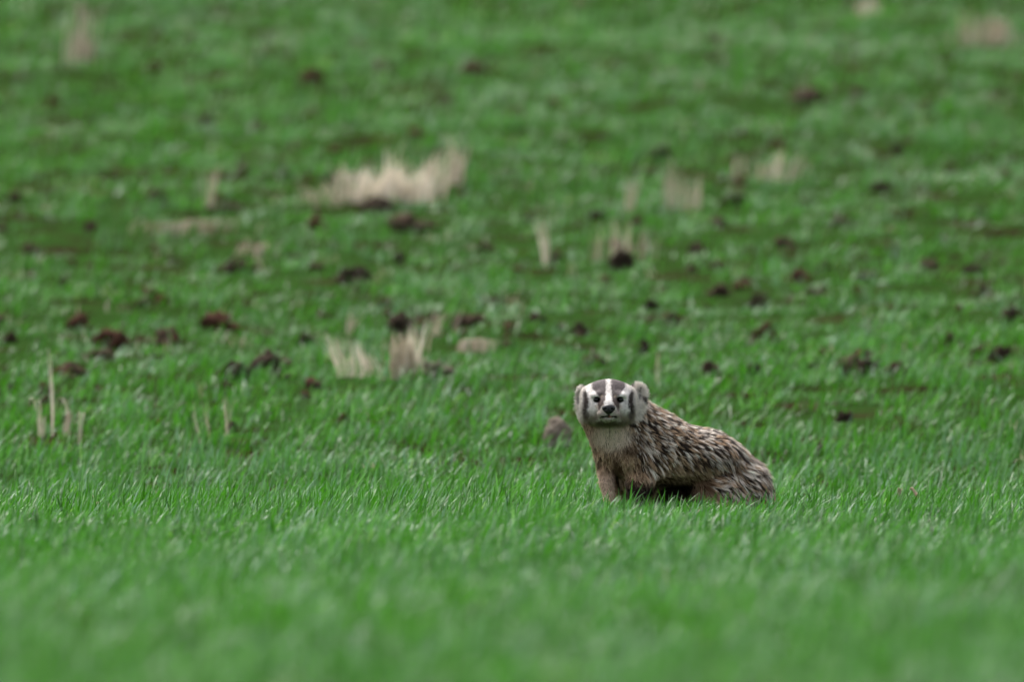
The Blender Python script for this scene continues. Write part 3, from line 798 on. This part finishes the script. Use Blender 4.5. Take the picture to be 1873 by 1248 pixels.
def head_colour(p):
    u, v, w = p[:, 0] - HX, HY - p[:, 1], p[:, 2] - HZ
    u = u + vnoise(p, 420, 60) * .0019; w = w + vnoise(p, 380, 61) * .0016
    a = np.abs(u)
    c = np.tile(CREAM * .92, (len(p), 1))
    # lower face and jowl
    c = lerp(c, TAUPE * 1.1, smooth(-.010, -.026, w + .008 * vnoise(p, 90, 67)) * smooth(.018, .032, a))
    c = lerp(c, WHITE, patch(a, w, .043, .012, .020, .036, .35) * (v > -.02))
    # crescent before the ear
    yc = (w - .006) / .030
    xc = .0565 + .003 * yc ** 2
    cr = (1 - smooth(.6, 1.25, np.abs(a - xc) / (.0078 * np.sqrt(np.clip(1 - yc ** 2, .02, 1))))) * (np.abs(yc) < 1)
    cr = np.maximum(cr, .8 * patch(a, w, .0545, -.026, .006, .010, .4))
    c = lerp(c, DARK * 1.6, cr * (v > -.045))
    # crown
    ob = np.interp(w, [-.02, -.012, -.004, .006, .014, .020, .027, .034, .040, .048, .056, .07], [.0265, .0275, .0285, .028, .023, .0225, .030, .035, .039, .042, .041, .036])
    ib = np.interp(w, [-.02, -.012, -.004, .000, .004, .014, .030, .045, .07], [.0225, .0215, .019, .0145, .0112, .0078, .0072, .0060, .0054])
    crown = smooth(ib - .0016, ib + .0020, a) * (1 - smooth(ob - .0016, ob + .0022, a)) * (w > -.019)
    back = smooth(-.02, -.06, v)
    cc = np.tile(CROWN, (len(p), 1))
    cc = lerp(cc, BROWN, 1 - smooth(.004, .024, w))
    cc = cc * (1 + .25 * vnoise(p, 160, 62))[:, None]
    c = lerp(c, cc, crown * (1 - back * .4))
    c = lerp(c, DARK * 1.3, patch(a, w, .014, .022, .008, .012, .5) * .45 * crown)
    # white blaze
    c = lerp(c, WHITE * .93, (1 - smooth(ib - .0016, ib + .0008, a)) * smooth(-.001, .003, w))
    # bright and tan spots round the eye
    c = lerp(c, WHITE, patch(a, w, .0335, .0245, .0045, .0028, .5) * .6)
    c = lerp(c, np.array([.30, .235, .18]), patch(a, w, .0185, .0215, .0050, .0028, .5) * .8)
    c = lerp(c, DARK * .5, patch(a, w, .0295, .0126, .0104, .0084, .22) * (v > .03))
    c = lerp(c, np.array([.50, .38, .27]), patch(a, w, .0310, -.0055, .0040, .0050, .6) * .45)
    # muzzle
    mz = smooth(.055, .075, v) * (1 - smooth(.013, .018, a))
    c = lerp(c, np.array([.30, .20, .165]), mz * (1 - smooth(-.002, .003, w)) * smooth(-.020, -.012, w) * .95)
    c = lerp(c, np.array([.10, .085, .08]), patch(u, w, 0, -.0070, .0150, .0065, .35) * (v > .075))
    c = lerp(c, np.array([.34, .29, .25]), patch(a, w, .021, -.024, .011, .010, .5) * .85)
    c = lerp(c, np.array([.56, .53, .48]), patch(a, w, .014, -.0400, .022, .0030, .6) * (v > .05) * .30)
    mo = (1 - smooth(.0012, .0034, np.abs(w + .0295 + .14 * np.maximum(a - .004, 0)))) * (a < .0215) * (v > .06)
    c = lerp(c, DARK * .4, mo)
    c = lerp(c, DARK * .9, patch(a, w, 0, -.0285, .0055, .005, .3) * (v > .08))
    c = lerp(c, np.array([.60, .22, .19]), patch(u, w, .0045, -.0302, .0042, .0019, .3) * (v > .06))
    # brown beard under the jaw, the jaw's shadow put into its colour
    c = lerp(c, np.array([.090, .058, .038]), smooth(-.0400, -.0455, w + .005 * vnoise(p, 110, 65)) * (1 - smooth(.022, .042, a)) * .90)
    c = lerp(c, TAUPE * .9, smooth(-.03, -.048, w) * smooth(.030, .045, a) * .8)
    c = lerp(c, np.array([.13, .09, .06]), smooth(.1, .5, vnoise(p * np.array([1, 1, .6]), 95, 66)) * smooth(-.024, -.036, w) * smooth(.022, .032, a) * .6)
    # ears: dark marks inside, black on the inner upper rim
    e = (v < .015) & (a > .058)
    c = lerp(c, CREAM * 1.15, e * smooth(.060, .066, a) * .95)
    c = lerp(c, np.array([.12, .11, .12]), patch(u, w, .0805, .026, .0035, .014, .5) * e * .8)
    c = lerp(c, DARK, patch(u, w, .0840, .040, .003, .0045, .4) * e)
    c = lerp(c, np.array([.20, .175, .165]), patch(u, w, -.0770, .008, .0038, .0100, .4) * e * .7)
    c = lerp(c, DARK, patch(u, w, .0625, .0500, .0065, .0055, .4) * (v < .01) * .95)
    c = lerp(c, DARK * 1.2, patch(u, w, -.0640, .0480, .0045, .0045, .4) * (v < .01) * .9)
    c = lerp(c, DARK * 1.4, patch(u, w, .0960, .012, .0065, .008, .4) * .9)
    return c

BACK = norm(np.array([[.80, .50, -.30]]))[0]
def flow(p, n):
    u, v, w = p[:, 0] - HX, HY - p[:, 1], p[:, 2] - HZ
    hm = head_mask(p)
    dn = np.array([0, 0, -1.])
    side = smooth(.01, -.09, p[:, 1] - .5 * (p[:, 0] + .15))          # 1 on the chest side
    bx = smooth(-.16, -.04, p[:, 0])
    wb = bx * .95 + .05
    wg = 1.15 - .55 * bx * smooth(.12, .22, p[:, 2]) + .9 * (1 - bx)
    wg = wg - .5 * smooth(.75, .95, n[:, 2])
    b_ = BACK[None, :] * wb[:, None] + dn[None, :] * wg[:, None] * .62
    b_[:, 0] += .25 * smooth(-.17, -.235, p[:, 0]) * -1
    wob = np.stack([vnoise(p, 22, 71), vnoise(p, 22, 72), vnoise(p, 22, 73)], 1)
    b_ = b_ + wob * (.30 + .34 * smooth(.02, .16, p[:, 0]))[:, None]
    nose = np.array([HX, HY - .15, HZ - .012])
    h_ = norm(p - nose) + np.array([0, .55, 0])
    h_ = h_ + dn[None, :] * (smooth(.040, .062, np.abs(u)) * smooth(.02, -.02, w) * .6)[:, None]
    d = norm(b_) * (1 - hm)[:, None] + norm(h_) * hm[:, None]
    d = d - n * np.sum(d * n, 1, keepdims=True)
    return norm(d + 1e-5)

def body_tone(p):
    """(tan, grizzle, dark) shares of the coat away from the head"""
    x, y, z = p[:, 0], p[:, 1], p[:, 2]
    line = .130 + .025 * np.exp(-((x + .0) / .07) ** 2) + .10 * smooth(-.05, -.17, x)               # below: tan; above: grizzled
    g_ = smooth(line - .045, line + .03, z + .02 * vnoise(p, 30, 81))
    g_ = np.maximum(g_, smooth(.06, .12, x) * smooth(.02, .07, z))
    g_ = g_ * smooth(-.165, -.115, x + .25 * (y + .05))
    return g_

# roots over the surface
def sample(n):
    t = np.concatenate([BF[:, [0, 1, 2]], BF[:, [0, 2, 3]]])
    A, B, C_ = BV[t[:, 0]], BV[t[:, 1]], BV[t[:, 2]]
    ar = np.linalg.norm(np.cross(B - A, C_ - A), axis=1)
    cum = np.cumsum(ar); k = np.searchsorted(cum, rng.random(n) * cum[-1])
    k = np.minimum(k, len(t) - 1)
    r1 = np.sqrt(rng.random(n)); r2 = rng.random(n)
    P = A[k] * (1 - r1)[:, None] + B[k] * (r1 * (1 - r2))[:, None] + C_[k] * (r1 * r2)[:, None]
    return P

def hair_len(p):
    u, v, w = p[:, 0] - HX, HY - p[:, 1], p[:, 2] - HZ
    a = np.abs(u); hm = head_mask(p)
    body = .040 + .010 * vnoise(p, 12, 90)
    body = body * (1 - .35 * smooth(.17, .21, p[:, 2]))
    bel_ = smooth(.135, .115, p[:, 2]) * smooth(-.09, -.06, p[:, 0]) * smooth(.06, .035, p[:, 0])
    body = body * (1 - .62 * bel_)
    leg = (p[:, 2] < .115) & (p[:, 0] < -.07) & (p[:, 1] < -.02)
    body = np.where(leg, .008 + .08 * np.clip(p[:, 2] - .06, 0, .2), body)
    body = np.where(p[:, 2] < .03, .010, body)
    throat = (p[:, 0] < -.10) & (p[:, 1] < .0)
    body = np.where(throat & ~leg, .013 + .006 * smooth(.19, .15, p[:, 2]), body)
    head = .0060 + .0045 * smooth(.05, -.01, v) + .010 * smooth(.048, .068, a) * smooth(.01, -.02, w) + .012 * smooth(-.03, -.07, v) + .006 * smooth(-.02, -.04, w) * smooth(.02, .04, a)
    head = head * (.55 + .45 * smooth(.095, .05, v))
    ear = (a > .060) & (w > .0) & (v < .01)
    head = np.where(ear, .0085, head)
    return body * (1 - hm) + head * hm

# ---- locks: neighbouring hairs share a colour pattern and a tip
NL = 13500
LP = sample(NL); LN = FD.grad(LP); LD = flow(LP, LN)
LL = hair_len(LP)
LS = np.cross(LD, LN)
LTIP = LP + (LD * .93 + LN * rng.uniform(.10, .38, (NL, 1)) + LS * rng.normal(0, .22, (NL, 1))) * (LL * rng.uniform(.8, 1.15, NL))[:, None]
g_ = body_tone(LP)
r_ = rng.random(NL)
big = vnoise(LP, 34, 91) * .5 + vnoise(LP, 80, 92) * .5
r_ = np.clip(r_ * .72 + .14 + big * .42 + .10 * smooth(.10, .20, LP[:, 2]) * smooth(.08, 0, LP[:, 0]), 0, 1)
# kinds: 0 black, 1 white tipped, 2 tan, 3 long pale
kind = np.where(r_ < .49, 0, np.where(r_ < .61, 2, np.where(r_ < .86, 1, 2)))
kind = np.where((rng.random(NL) > g_), np.where(r_ < .25, 4, 3), kind)
LROLL = rng.random((NL, 3))
GR = norm(np.array([[.66, .30, -.69]]))[0]
def streak(p): return p - GR[None, :] * ((p @ GR) * .70)[:, None]       # long thin locks along the lie of the coat
LQ = streak(LP)
kd = KDTree(NL)
for i in range(NL): kd.insert(LQ[i], i)
kd.balance()

def coat(p, t, li):
    """colour of the coat at fraction t along hairs of lock li"""
    k = kind[li][:, None]; tt = t
    rr = LROLL[li]
    base = np.array([.25, .19, .145])
    n_, s_ = len(p), t.shape[1]
    def band(c0, t0, c1, t1, c2):
        a_ = smooth(t0 - .12, t0 + .12, tt)[..., None]; b2 = smooth(t1 - .10, t1 + .10, tt)[..., None]
        return (np.array(c0) * (1 - a_) + np.array(c1) * a_) * (1 - b2) + np.array(c2) * b2
    blk = band(base * .8, .15, (.026, .018, .014), .92, (.13, .10, .08))
    wht = band(base * .5, .10, (.030, .022, .019), .40, (.84, .76, .68))  # banded hair, roots darkened in colour as shade between the locks
    tan = band(base * .5, .2, (.12, .080, .055), .50, (.50, .37, .26))
    bel = band((.20, .13, .085), .25, (.38, .265, .18), .65, (.64, .50, .37))
    bdk = band((.09, .055, .035), .35, (.13, .078, .048), .8, (.26, .18, .125))
    c = np.where((k == 0)[..., None], blk, np.where((k == 1)[..., None], wht, np.where((k == 2)[..., None], tan, np.where((k == 3)[..., None], bel, bdk))))
    c = c * (.58 + .60 * rr[:, 0])[:, None, None]
    c = np.where((k == 1)[..., None], c * np.array([1.04, 1.0, .96]), c * np.array([.92, .84, .76]))
    # tan of flank and elbow, dark lower legs, pale throat
    x, y, z = p[:, 0], p[:, 1], p[:, 2]
    leg2 = (smooth(-.14, -.13, x) * smooth(.02, -.0, x) * smooth(.105, .075, z) * (y < .0)).astype(float)
    c = c * (1 - .93 * leg2)[:, None, None] + np.array([.016, .012, .010]) * (leg2 * .93)[:, None, None]
    belly_shade = smooth(.098, .080, z) * smooth(-.07, -.04, x) * smooth(.055, .03, x)  # black legs, plus the shade under the belly put into the coat colour
    c = c * (1 - .85 * belly_shade)[:, None, None]
    leg1 = smooth(-.140, -.150, x) * smooth(.13, .10, z) * (y < 0)
    c = lerp3(c, np.array([.66, .48, .36]), leg1 * .85)
    thr = smooth(.0, -.02, y) * (1 - smooth(0.5, 1.4, np.sqrt(((x + .172) / .050) ** 2 + ((z - .212) / .034) ** 2)))
    c = lerp3(c, np.array([.74, .60, .48]), thr * .95)
    ln_ = thr * (1 - smooth(.0008, .002, np.abs(x + .180))) * smooth(.20, .21, z)
    c = lerp3(c, np.array([.12, .09, .07]), ln_ * .6)
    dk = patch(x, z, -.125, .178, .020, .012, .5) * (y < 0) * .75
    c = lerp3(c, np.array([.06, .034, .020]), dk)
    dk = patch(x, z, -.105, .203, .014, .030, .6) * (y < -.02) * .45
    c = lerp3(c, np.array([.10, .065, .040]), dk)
    dk = patch(x, z, -.162, .125, .013, .036, .5) * (y < .03) * .85  # recess between foreleg and chest: its shade put into the fur colour
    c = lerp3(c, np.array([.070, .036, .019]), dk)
    return c

def lerp3(c, col_, t):
    return c * (1 - t)[:, None, None] + np.asarray(col_)[None, None, :] * t[:, None, None]

def make_hairs(n, wmin, wmax, S, keep_fn, lenk=1.0, clump=.80):
    P0 = sample(n); P0 = P0[keep_fn(P0)]
    n = len(P0)
    N0 = FD.grad(P0); D0 = flow(P0, N0); L0 = hair_len(P0) * rng.uniform(.7, 1.15, n) * lenk
    hm = head_mask(P0)
    li = np.array([kd.find(q)[1] for q in streak(P0)])
    t = np.linspace(0, 1, S)
    lift = .30 + .30 * rng.random(n)
    side = np.cross(D0, N0)
    wv = rng.normal(0, .10, n) * (1 - .3 * hm) + .30 * vnoise(P0, 260, 97) * hm
    d0 = norm(D0 + N0 * lift[:, None] * 1.5 + side * wv[:, None])
    d1 = norm(D0 + side * wv[:, None] * 2 + N0 * .06 + np.array([0, 0, -.12]))
    P = P0[:, None, :] + L0[:, None, None] * (d0[:, None, :] * (t - .5 * t * t)[None, :, None] + d1[:, None, :] * (.5 * t * t)[None, :, None])
    ck = clump * (1 - .75 * hm) * (.7 + .3 * rng.random(n))
    tip = LTIP[li] + rng.normal(0, .0024, (n, 3))
    far_ = np.linalg.norm(P0 - LP[li], axis=1); ck = ck * (1 - smooth(.006, .016, far_))
    P = P + (tip - P[:, -1])[:, None, :] * (ck[:, None] * t[None, :] ** 1.5)[..., None]
    W = rng.uniform(wmin, wmax, n)[:, None] * (1 - .85 * t ** 2.2)[None, :]
    tt = np.repeat(t[None, :], n, 0)
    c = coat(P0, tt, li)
    hc = head_colour(P0 + rng.normal(0, .0014, (n, 3)))
    hc = hc * (1 + rng.normal(0, .16, n) + .30 * vnoise(P0 * np.array([1, 1, .5]), 330, 95) + .12 * vnoise(P0, 120, 96))[:, None]
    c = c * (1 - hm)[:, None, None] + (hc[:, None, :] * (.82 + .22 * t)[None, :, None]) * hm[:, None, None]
    T = norm(np.gradient(P, axis=1))
    sd_ = norm(np.cross(T, N0[:, None, :]))
    V, F = ribbons(P, W, sd_)
    return V, F, np.repeat(np.clip(c, .004, .9).reshape(-1, 3), 2, axis=0)

eyes_ = [(HX + s_ * .0300, HZ + .0128) for s_ in (-1, 1)]
def keep_all(p):
    u, v, w = p[:, 0] - HX, HY - p[:, 1], p[:, 2] - HZ
    k = np.ones(len(p), bool)
    for s_ in (-1, 1):
        k &= ~((np.hypot((u - s_ * .030) / 1.15, w - .0138) < .0100) & (v > .03))
    k &= ~((np.hypot(u / 1.25, w + .0100) < .0135) & (v > .085))
    k &= ~((np.abs(w + .0305) < .0022) & (np.abs(u) < .018) & (v > .07))
    return k
def keep_body(p): return keep_all(p) & (head_mask(p) < .98)
def keep_head(p): return keep_all(p) & (head_mask(p) > .02)

root = bpy.data.objects.new('badger', None)
link(root)
root.location = (BX, BY, float(terrain(BX, BY)[0]))
tag(root, 'grizzled badger with a black and white striped face sitting in the grass, facing the camera', 'badger')
hm_ = head_mask(BV)
li_ = np.array([kd.find(q)[1] for q in streak(BV)])
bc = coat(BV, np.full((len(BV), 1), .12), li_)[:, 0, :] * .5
bc = bc * (1 - hm_)[:, None] + head_colour(BV) * hm_[:, None]
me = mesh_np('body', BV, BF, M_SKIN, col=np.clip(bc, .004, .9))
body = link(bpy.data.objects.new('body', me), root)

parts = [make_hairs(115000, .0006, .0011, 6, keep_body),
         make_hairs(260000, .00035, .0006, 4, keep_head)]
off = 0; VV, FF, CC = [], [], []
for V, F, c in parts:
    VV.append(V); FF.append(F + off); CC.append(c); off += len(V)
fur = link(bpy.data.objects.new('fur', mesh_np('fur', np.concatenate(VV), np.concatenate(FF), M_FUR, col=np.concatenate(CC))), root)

def simple_mat(name, colr, rough, spec=.5, coat_=0):
    m, nt, b, out = mat_new(name)
    no = nt.nodes.new('ShaderNodeTexNoise'); no.inputs['Scale'].default_value = 600
    r = ramp(nt, [(.3, tuple(q * .7 for q in colr)), (.7, tuple(q * 1.3 for q in colr))])
    tc = nt.nodes.new('ShaderNodeTexCoord')
    nt.links.new(tc.outputs['Object'], no.inputs['Vector']); nt.links.new(no.outputs['Fac'], r.inputs['Fac'])
    nt.links.new(r.outputs['Color'], b.inputs['Base Color'])
    b.inputs['Roughness'].default_value = rough; b.inputs['Specular IOR Level'].default_value = spec
    b.inputs['Coat Weight'].default_value = coat_
    return m
M_EYE = simple_mat('eye_black', (.003, .0025, .0025), .22, .35)
M_NOSE = simple_mat('nose_leather', (.010, .009, .009), .42, .45)
M_CLAW = simple_mat('claw_horn', (.22, .18, .13), .5)

def sdf_mesh(name, build, lo, hi, h, mat, parent):
    q = Field(lo, hi, h); build(q); V, F = q.surface()
    return link(bpy.data.objects.new(name, mesh_np(name, V, F, mat)), parent)

for s_ in (-1, 1):
    ex, ez = HX + s_ * .0300, HZ + .0128
    ey = FD.front(HX + s_ * .0300, HZ + .0128 + .0) + .0032
    sdf_mesh('eye', lambda q: q.ell((ex, ey, ez), (.0090, .0088, .0082), .001), (ex - .01, ey - .012, ez - .012), (ex + .012, ey + .012, ez + .012), .0007, M_EYE, root)
ny_ = FD.front(HX, HZ - .0105)
def nose_b(q):
    cz = HZ - .0085
    q.ell((HX, ny_ + .004, cz), (.0172, .0105, .0110), .001)
    q.ell((HX, ny_ + .002, cz - .0075), (.0095, .0085, .0080), .006)
    for s_ in (-1, 1):
        q.ell((HX + s_ * .0088, ny_ - .0045, cz - .0020), (.0035, .0050, .0026), .0015, cut=True)
    q.ell((HX, ny_ - .0075, cz - .008), (.0008, .004, .008), .001, cut=True)
sdf_mesh('nose', nose_b, (HX - .022, ny_ - .012, HZ - .033), (HX + .022, ny_ + .02, HZ + .008), .0008, M_NOSE, root)
